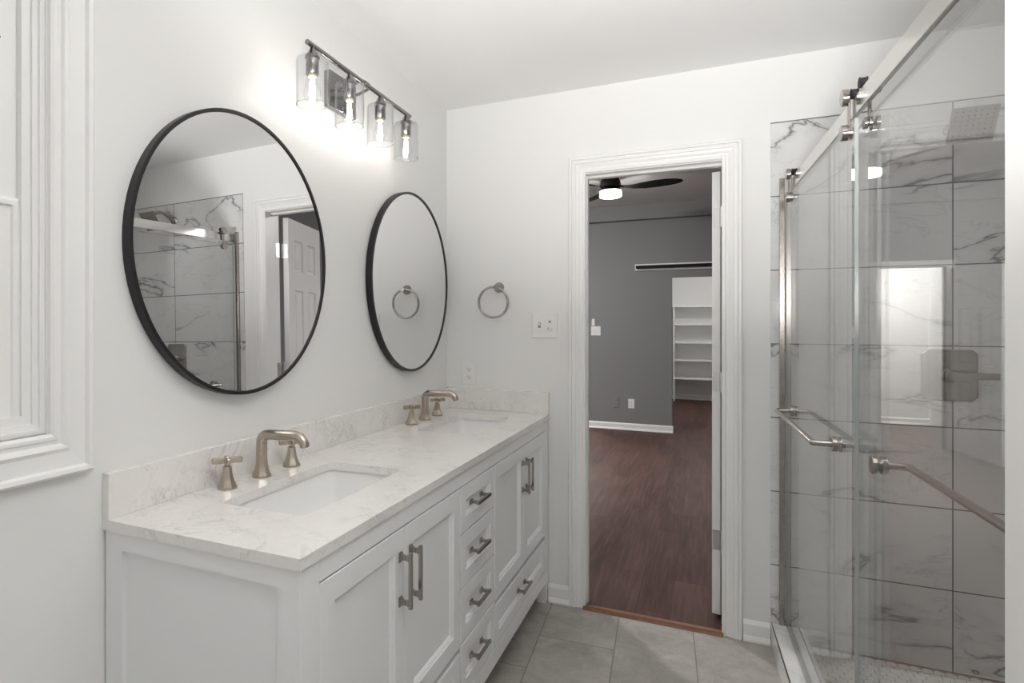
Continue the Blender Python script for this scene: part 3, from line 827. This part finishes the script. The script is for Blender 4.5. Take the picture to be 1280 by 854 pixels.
# ------------------------------------------------------------------ towel ring, switch and outlet on the back wall
tr = thing('towel_ring', 'brushed nickel towel ring with round post on the wall right of the corner mirror', 'towel ring', (0.281, 0, 1.516))
bm = B(); lathe(bm, (0.281, -0.0003, 1.513), (0, -1, 0), [(0.026, 0), (0.026, 0.004), (0.0235, 0.008), (0.014, 0.018), (0.0105, 0.030), (0.0105, 0.040), (0.013, 0.044), (0.013, 0.058), (0.0115, 0.061)], 28)
obj('post', bm, M['steel'], tr, smooth=True)
bm = B(); R = 0.0745
tube(bm, [(0.266 + R * math.sin(2 * PI * i / 56) * 0.995, -0.050 - 0.004 * math.cos(2 * PI * i / 56), 1.4385 + R * math.cos(2 * PI * i / 56)) for i in range(56)], 0.0062, 10, closed=True)
obj('ring', bm, M['chrome'], tr, smooth=True)

def plate(cx, cz, wdt, hgt, y, name, label, cat, mat, group=None, dirn=-1):
    root = thing(name, label, cat, (cx, y, cz), group=group)
    bm = B()
    rings_rect(bm, lambda u, v, d: (u, y + dirn * d, v), cx - wdt / 2, cx + wdt / 2, cz - hgt / 2, cz + hgt / 2, [(0, 0.0003), (0, 0.0045), (0.003, 0.006), (0.006, 0.006)])
    obj('cover_plate', bm, mat, root)
    return root
sw = plate(0.509, 1.325, 0.122, 0.122, 0.0, 'light_switch', 'white double switch plate with a toggle and a rotary knob left of the doorway', 'light switch', M['plastic'])
bm = B(); box(bm, 0.478, 0.490, -0.0068, -0.0058, 1.313, 1.339); obj('slot', bm, M['greyplastic'], sw)
bm = B(); hexa(bm, [(0.480, -0.006, 1.322), (0.488, -0.006, 1.322), (0.488, -0.006, 1.334), (0.480, -0.006, 1.334), (0.4805, -0.018, 1.330), (0.4875, -0.018, 1.330), (0.4875, -0.017, 1.337), (0.4805, -0.017, 1.337)]); obj('toggle', bm, M['plastic'], sw)
for x, z in ((0.484, 1.356), (0.484, 1.295), (0.533, 1.356)):
    bm = B(); lathe(bm, (x, -0.0058, z), (0, -1, 0), [(0.0032, 0), (0.0032, 0.0008), (0.002, 0.0012)], 10); obj('screw', bm, M['hinge'], sw)
bm = B(); lathe(bm, (0.533, -0.0058, 1.310), (0, -1, 0), [(0.0125, 0), (0.0115, 0.008), (0.010, 0.010)], 20); obj('rotary_knob', bm, M['plastic'], sw, smooth=True)
bm = B(); box(bm, 0.527, 0.531, -0.0166, -0.0158, 1.305, 1.314); obj('knob_mark', bm, M['greyplastic'], sw)
bm = B(); lathe(bm, (0.534, -0.0058, 1.343), (0, -1, 0), [(0.0055, 0), (0.004, 0.004), (0.003, 0.006)], 14); obj('indicator', bm, M['greyplastic'], sw)

def outlet(cx, cz, y, label, mat, slotmat):
    r = plate(cx, cz, 0.073, 0.117, y, 'electrical_outlet', label, 'outlet', mat)
    for e in (-1, 1):
        bm = B()
        c = cz + e * 0.0195
        prof = [(0.0165 * math.copysign(min(1, abs(math.cos(t)) * 1.25), math.cos(t)), 0.0142 * math.copysign(min(1, abs(math.sin(t)) * 1.35), math.sin(t))) for t in [2 * PI * i / 28 for i in range(28)]]
        a = [bm.verts.new((cx + u, y - 0.0058, c + v)) for u, v in prof]; b = [bm.verts.new((cx + u, y - 0.0078, c + v)) for u, v in prof]
        for i in range(28): bm.faces.new((a[i], a[(i + 1) % 28], b[(i + 1) % 28], b[i]))
        bm.faces.new(b)
        f = obj('receptacle', bm, mat, r)
        bm = B()
        box(bm, cx - 0.0072, cx - 0.0052, y - 0.0084, y - 0.0077, c - 0.001, c + 0.0075); box(bm, cx + 0.005, cx + 0.007, y - 0.0084, y - 0.0077, c - 0.0005, c + 0.0065)
        lathe(bm, (cx - 0.0002, y - 0.0077, c - 0.0068), (0, -1, 0), [(0.0030, 0), (0.0030, 0.0007)], 10)
        obj('slots', bm, slotmat, f)
    bm = B(); lathe(bm, (cx, y - 0.0058, cz), (0, -1, 0), [(0.003, 0), (0.003, 0.001)], 10); obj('screw', bm, M['hinge'], r)
    return r
outlet(0.125, 1.081, 0.0, 'white electrical outlet on the back wall above the side splash', M['plastic'], M['slot'])

# ------------------------------------------------------------------ shower
ca, sa = math.cos(AL), math.sin(AL)
def SH(n, s, z):
    """point of the shower front: n across it from its room face, s along it from the back wall"""
    return (TX + n * ca + s * sa, -s * ca + n * sa - 0.0, z)
def shbox(bm, n0, n1, s0, s1, z0, z1):
    hexa(bm, [SH(n0, s0, z0), SH(n1, s0, z0), SH(n1, s1, z0), SH(n0, s1, z0), SH(n0, s0, z1), SH(n1, s0, z1), SH(n1, s1, z1), SH(n0, s1, z1)])
S_END = 2.022
bm = B(); shbox(bm, 0.0, 0.1175, 0.014, S_END + 0.01, 0.0, 0.095)
curb = struct('trim_10', bm, M['marble'], bevel=0.0015)
bm = B(); shbox(bm, -0.0006, 0.0008, 0.014, S_END, 0.0915, 0.0955); shbox(bm, 0.0002, 0.003, 0.014, S_END, 0.0946, 0.0956)
obj('edge_strip', bm, M['chrome'], curb)
bm = B(); shbox(bm, 0.0030, 0.0042, 0.016, S_END, 0.0948, 0.09525); shbox(bm, 0.1135, 0.1142, 0.016, S_END, 0.0948, 0.09525); obj('grout_line', bm, M['slot'], curb)

# mosaic floor of small hexagons
bm = B(); box(bm, TX + 0.118, XR - 0.012, -2.01, -0.010, 0.0, 0.026); struct('floor_shower', bm, M['grout'])
bm = B(); r = 0.0185; px = r * math.sqrt(3) + 0.0034; py = 1.5 * r + 0.0032
j = 0; y = -0.034
while y > -1.99:
    x = 1.60 + (px / 2 if j % 2 else 0)
    while x < XR - 0.04:
        if x - 0.024 > TX + 0.1185 + AL * (-y) * 1.02:
            v = [bm.verts.new((x + r * math.cos(PI / 6 + k * PI / 3), y + r * math.sin(PI / 6 + k * PI / 3), 0.028)) for k in range(6)]
            bm.faces.new(v)
            lo = [bm.verts.new((q.co.x, q.co.y, 0.0255)) for q in v]
            for k in range(6): bm.faces.new((v[k], v[(k + 1) % 6], lo[(k + 1) % 6], lo[k]))
        x += px
    y -= py; j += 1
struct('floor_mosaic', bm, M['hexm'])

rail = thing('shower_rail', 'flat satin steel rail running above the sliding shower doors', 'shower rail', SH(0.067, 1.0, 1.87))
bm = B(); shbox(bm, 0.0625, 0.0735, 0.002, S_END - 0.004, 1.870, 1.918); obj('bar', bm, M['railm'], rail, bevel=0.001)
bm = B(); shbox(bm, 0.0602, 0.0735, 0.0105, 0.036, 1.868, 1.920); obj('wall_bracket', bm, M['steel'], rail, bevel=0.002)
jam = thing('shower_wall_profile', 'narrow upright metal profile on the tile beside the towel bar, from curb to rail', 'shower profile', SH(0.04, 0.02, 0.0955))
bm = B(); shbox(bm, 0.029, 0.048, 0.0105, 0.028, 0.0957, 1.930); obj('channel', bm, M['steel'], jam, bevel=0.0015)
bm = B(); shbox(bm, 0.048, 0.0485, 0.0105, 0.024, 0.0957, 1.86); obj('bumper', bm, M['rubber'], jam)
gd = thing('floor_guide_track', 'long slim metal guide track along the top of the shower curb', 'guide track', SH(0.062, 1.0, 0.0954))
bm = B(); shbox(bm, 0.052, 0.0545, 0.03, S_END - 0.02, 0.0954, 0.112); shbox(bm, 0.0545, 0.0735, 0.03, S_END - 0.02, 0.0954, 0.0975); shbox(bm, 0.0655, 0.068, 0.03, S_END - 0.02, 0.0975, 0.112)
obj('channel', bm, M['steel'], gd, bevel=0.0006)

def cyl(bm, n0, n1, s, z, r, seg=24, prof=None):
    a = Vector(SH(n0, s, z)); d = Vector(SH(n1, s, z)) - a
    L = d.length
    lathe(bm, a, d, prof or [(r - 0.001, 0), (r, 0.001), (r, L - 0.001), (r - 0.001, L)], seg)

def shower_panel(label, name, n0, n1, s0, s1, ztop, side, bar_s, rol_s):
    """side -1: bar on the room side, +1: bar on the inside"""
    root = thing(name, label, 'shower door', SH((n0 + n1) / 2, (s0 + s1) / 2, 0.113), group='sliding glass shower doors')
    bm = B()
    Z0 = 0.100
    v = [bm.verts.new(SH(n, s, z)) for z in (Z0, ztop) for n, s in ((n0, s0), (n1, s0), (n1, s1), (n0, s1))]
    for k, f in enumerate(((0, 3, 2, 1), (4, 5, 6, 7), (0, 1, 5, 4), (1, 2, 6, 5), (2, 3, 7, 6), (3, 0, 4, 7))):
        q = bm.faces.new([v[i] for i in f]); q.material_index = 0 if k in (3, 5) else 1
    obj('glass_pane', bm, M['glass'], root, extra=(M['edge'],))
    far = n0 if side < 0 else n1
    sg = side
    # rollers ride on the rail, straps carry the pane
    for s in rol_s:
        bm = B()
        outn = 0.046 if side < 0 else 0.098
        inn = 0.0545 if side < 0 else 0.089
        cyl(bm, outn - 0.006 if side < 0 else outn + 0.006, inn, s, 1.926, 0.0215)
        ro = obj('roller_cap', bm, M['steel'], root, smooth=True)
        bm = B(); cyl(bm, 0.060, 0.076, s, 1.9335, 0.0145, 24, [(0.0145, 0), (0.0125, 0.003), (0.0125, 0.013), (0.0145, 0.016)]); cyl(bm, min(inn, 0.060), max(inn, 0.076), s, 1.9335, 0.006)
        obj('roller_wheel', bm, M['rubber'], ro, smooth=True)
        bm = B()
        a, b = (0.0535, 0.0585) if side < 0 else (0.0790, 0.0840)
        shbox(bm, a, b, s - 0.010, s + 0.010, 1.826, 1.942)
        obj('strap', bm, M['steel'], root, bevel=0.002)
        bm = B()
        if side < 0: cyl(bm, 0.038, 0.0535, s, 1.834, 0.0205)
        else: cyl(bm, 0.0840, 0.100, s, 1.834, 0.0205)
        cyl(bm, n1 if side < 0 else n0 - 0.009, (n1 + 0.009) if side < 0 else n0, s, 1.832, 0.0145)
        obj('clamp_bolt', bm, M['steel'], root, smooth=True)
    # towel bar with mitred corners
    zb = 1.0; off = 0.055; r = 0.0085
    nb = far + sg * off
    bm = B()
    pts = [SH(far + sg * 0.004, bar_s[0], zb), SH(nb, bar_s[0], zb), SH(nb, bar_s[1], zb), SH(far + sg * 0.004, bar_s[1], zb)]
    P4 = [Vector(p) for p in pts]
    path = [P4[0], P4[1] + (P4[0] - P4[1]).normalized() * 0.006, P4[1] + (P4[2] - P4[1]).normalized() * 0.006, P4[2] + (P4[1] - P4[2]).normalized() * 0.006, P4[2] + (P4[3] - P4[2]).normalized() * 0.006, P4[3]]
    tube(bm, path, r, 16)
    bar = obj('towel_bar', bm, M['steel'], root, smooth=True)
    near = n1 if side < 0 else n0
    for s in bar_s:
        bm = B(); cyl(bm, far, far + sg * 0.012, s, zb, 0.0205); obj('bar_flange', bm, M['steel'], bar, smooth=True)
        bm = B(); cyl(bm, near, near - sg * 0.010, s, zb, 0.0215); obj('bar_cap', bm, M['steel'], bar, smooth=True)
    return root
shower_panel('sliding glass shower door nearer the doorway, towel bar on its room side', 'sliding_glass_door', 0.050, 0.058, 0.040, 1.115, 1.847, -1, (0.212, 0.920), (0.118, 1.028))
shower_panel('sliding glass shower door farther right, its towel bar on the shower side', 'sliding_glass_door', 0.077, 0.085, 1.000, S_END - 0.012, 1.847, 1, (1.185, 1.890), (1.112, 1.92))

# shower head on a bent arm
sh = thing('rain_shower', 'square rain shower head tilted on a bent arm high on the tiled back wall', 'shower head', (2.035, -0.012, 2.06))
bm = B()
lathe(bm, (2.035, -0.0103, 2.055), (0, -1, 0), [(0.028, 0), (0.028, 0.004), (0.020, 0.009), (0.012, 0.012)], 24)
path = [(2.035, -0.014, 2.055)] + arc((2.035, -0.03, 2.057), (2.035, -0.120, 2.115), (2.035, -0.165, 2.075), 10)
tube(bm, path, 0.0105, 12); obj('arm', bm, M['steel'], sh, smooth=True)
cH = Vector((2.035, -0.205, 2.020)); uH = Vector((1, 0, 0)); vH = Vector((0, 0.56, -0.83)).normalized(); nH = uH.cross(vH).normalized()
if nH.y > 0: nH = -nH
bm = B(); a = 0.0635
hexa(bm, [tuple(cH + uH * i * a + vH * j * a + nH * k) for k in (0.0, -0.010) for i, j in ((-1, -1), (1, -1), (1, 1), (-1, 1))])
lathe(bm, cH - nH * 0.010, -nH, [(0.030, 0), (0.024, 0.010), (0.014, 0.022), (0.012, 0.045)], 20)
hd = obj('spray_plate', bm, M['steel'], sh, bevel=0.002)
bm = B()
for i in range(7):
    for j in range(7):
        p = cH + uH * (i - 3) * 0.0165 + vH * (j - 3) * 0.0165
        lathe(bm, p, nH, [(0.0032, 0), (0.0022, 0.0022)], 8)
obj('nozzles', bm, M['nozzle'], hd)

sv = thing('shower_valve', 'square satin steel shower valve plate with a lever on the tiled back wall', 'shower valve', (2.023, -0.010, 1.141))
bm = B(); a, b = 0.083, 0.096
oct_ = [(-a + 0.016, -b), (a - 0.016, -b), (a, -b + 0.016), (a, b - 0.016), (a - 0.016, b), (-a + 0.016, b), (-a, b - 0.016), (-a, -b + 0.016)]
v0 = [bm.verts.new((2.023 + u, -0.0103, 1.141 + v)) for u, v in oct_]; v1 = [bm.verts.new((2.023 + u, -0.0165, 1.141 + v)) for u, v in oct_]; v2 = [bm.verts.new((2.023 + u * 0.96, -0.019, 1.141 + v * 0.96)) for u, v in oct_]
for q0, q1 in ((v0, v1), (v1, v2)):
    for i in range(8): bm.faces.new((q0[i], q0[(i + 1) % 8], q1[(i + 1) % 8], q1[i]))
bm.faces.new(v2); bm.faces.new(v0[::-1]); obj('plate', bm, M['steel'], sv)
bm = B(); lathe(bm, (2.023, -0.019, 1.141), (0, -1, 0), [(0.026, 0), (0.026, 0.010), (0.022, 0.014), (0.022, 0.032), (0.017, 0.038), (0.017, 0.058)], 24); obj('hub', bm, M['steel'], sv, smooth=True)
bm = B(); hexa(bm, [(2.008, -0.060, 1.128), (2.150, -0.064, 1.132), (2.150, -0.064, 1.156), (2.008, -0.060, 1.156), (2.008, -0.076, 1.128), (2.150, -0.078, 1.132), (2.150, -0.078, 1.156), (2.008, -0.076, 1.156)]); obj('lever', bm, M['steel'], sv, bevel=0.003)

# ------------------------------------------------------------------ bedroom things
fx, fy = 0.353, 3.5
fan = thing('ceiling_fan', 'black three-blade ceiling fan with a glowing drum lamp on the bedroom ceiling', 'ceiling fan', (fx, fy, BCZ))
bm = B(); lathe(bm, (fx, fy, BCZ - 0.0005), (0, 0, -1), [(0.060, 0), (0.075, 0.008), (0.092, 0.040), (0.100, 0.075), (0.098, 0.100), (0.080, 0.112), (0.090, 0.118), (0.112, 0.128), (0.114, 0.138), (0.108, 0.139)], 36); obj('motor_housing', bm, M['fanblack'], fan, smooth=True)
bm = B(); lathe(bm, (fx, fy, BCZ - 0.136), (0, 0, -1), [(0.098, 0.0), (0.103, 0.006), (0.103, 0.052), (0.098, 0.062), (0.09, 0.065)], 36); obj('lamp_diffuser', bm, M['fanlamp'], fan, smooth=True)
for ang in (-6, 118, 238):
    bm = B(); A = math.radians(ang)
    d = Vector((math.cos(A), math.sin(A), 0)); s = Vector((-d.y, d.x, 0))
    prev = None
    for r_, wl, wr, dz in ((0.085, 0.022, 0.022, -0.098), (0.16, 0.024, 0.024, -0.112), (0.22, 0.040, 0.040, -0.118), (0.32, 0.068, 0.062, -0.118), (0.44, 0.078, 0.070, -0.115), (0.55, 0.070, 0.062, -0.113), (0.62, 0.050, 0.044, -0.112), (0.655, 0.026, 0.022, -0.112), (0.668, 0.006, 0.006, -0.112)):
        tw = 0.20
        q = []
        for w_, t_ in ((-wl, -0.005), (wr, -0.005), (wr, 0.005), (-wl, 0.005)):
            q.append(bm.verts.new(Vector((fx, fy, BCZ + dz)) + d * r_ + s * w_ + Vector((0, 0, t_ - w_ * tw))))
        if prev:
            for k in range(4): bm.faces.new((prev[k], prev[(k + 1) % 4], q[(k + 1) % 4], q[k]))
        else: bm.faces.new(q[::-1])
        prev = q
    bm.faces.new(prev)
    obj('blade', bm, M['fanblack'], fan, smooth=True)

bt = thing('barn_door_track', 'long black barn door track on a white board above the closet opening', 'door track', (1.15, BYF, 2.02))
bm = B(); box(bm, 0.424, 2.40, BYF - 0.022, BYF - 0.0003, 1.982, 2.062); obj('backing_board', bm, M['trim'], bt, bevel=0.002)
bm = B(); box(bm, 0.437, 2.38, BYF - 0.058, BYF - 0.050, 2.002, 2.042); obj('rail', bm, M['fanblack'], bt)
for x in (0.455, 0.83, 1.205, 1.58, 1.955, 2.33):
    bm = B(); lathe(bm, (x, BYF - 0.022, 2.022), (0, -1, 0), [(0.013, 0), (0.013, 0.028)], 14); lathe(bm, (x, BYF - 0.058, 2.022), (0, -1, 0), [(0.019, 0), (0.019, 0.006), (0.014, 0.010)], 14); obj('standoff', bm, M['fanblack'], bt)

shv = thing('closet_shelving', 'tall white open shelving unit against the closet back wall', 'shelving', (1.25, 8.72, 0))
bm = B(); box(bm, 0.715, 0.735, 8.56, 8.925, 0.0005, 1.605); obj('side_panel', bm, M['trim'], shv)
bm = B(); box(bm, 1.765, 1.785, 8.56, 8.925, 0.0005, 1.605); obj('side_panel', bm, M['trim'], shv)
bm = B(); box(bm, 0.62, 1.80, 8.55, 8.925, 1.6053, 1.632); obj('top_shelf', bm, M['trim'], shv)
for z in (0.388, 0.70, 1.0, 1.31):
    bm = B(); box(bm, 0.7352, 1.7648, 8.57, 8.925, z - 0.012, z + 0.012); obj('shelf', bm, M['trim'], shv)

fs = plate(-0.047, 1.235, 0.118, 0.118, BYF, 'light_switch', 'pale double switch plate on the grey bedroom wall with a remote above it', 'light switch', M['plastic'])
for x in (-0.07, -0.024):
    bm = B(); box(bm, x - 0.005, x + 0.005, BYF - 0.014, BYF - 0.0055, 1.228, 1.248); obj('toggle', bm, M['plastic'], fs)
rc = thing('fan_remote', 'slim pale remote in its wall cradle above the bedroom switch plate', 'remote control', (-0.075, BYF, 1.34))
bm = B(); box(bm, -0.098, -0.052, BYF - 0.014, BYF - 0.0003, 1.297, 1.370); obj('cradle', bm, M['plastic'], rc, bevel=0.004)
bm = B(); box(bm, -0.093, -0.057, BYF - 0.022, BYF - 0.0145, 1.302, 1.388); obj('handset', bm, M['plastic'], rc, bevel=0.004)
outlet(0.380, 0.330, BYF, 'white electrical outlet low on the grey bedroom wall', M['plastic'], M['slot'])
outlet(0.197, 0.332, BYF, 'grey painted outlet cover low on the grey bedroom wall', M['greyplastic'], M['slot'])

# lamps of the hall and the closet (their ceilings are out of the frame), then two added fills
def dome(x, y, z, r, mat, label):
    root = thing('ceiling_light', label, 'ceiling light', (x, y, z))
    bm = B(); lathe(bm, (x, y, z - 0.0005), (0, 0, -1), [(r + 0.01, 0), (r + 0.01, 0.02), (r, 0.022)], 28); obj('rim', bm, M['fixture'], root, smooth=True)
    bm = B(); lathe(bm, (x, y, z - 0.0225), (0, 0, -1), [(r, 0), (r * 0.95, 0.03), (r * 0.7, 0.06), (r * 0.3, 0.078), (0.001, 0.08)], 28); obj('diffuser', bm, mat, root, smooth=True)
dome(-0.9, 6.2, 2.44, 0.17, M['halllamp'], 'round dome light on the hall ceiling beyond the bedroom')
dome(1.2, 7.0, 2.44, 0.15, M['closetlamp'], 'round dome light on the closet ceiling')
dome(-1.3, 2.6, BCZ, 0.2, M['bedfill'], 'added unseen dome fill light on the bedroom ceiling left of the fan')  # added out of view to brighten the bedroom walls and ceiling
dl = thing('shower_fill_light', 'small added fill light, unseen, in the ceiling over the shower', 'ceiling light', (2.0, -1.30, CZ))  # added out of view to lift the tile and mosaic
bm = B(); lathe(bm, (2.0, -1.30, CZ - 0.0003), (0, 0, -1), [(0.085, 0), (0.085, 0.004), (0.068, 0.007), (0.066, 0.003)], 32); obj('trim_ring', bm, M['plastic'], dl, smooth=True)
bm = B(); lathe(bm, (2.0, -1.30, CZ - 0.0076), (0, 0, -1), [(0.066, 0), (0.064, 0.003)], 32); obj('lens', bm, M['showerfill'], dl, smooth=True)
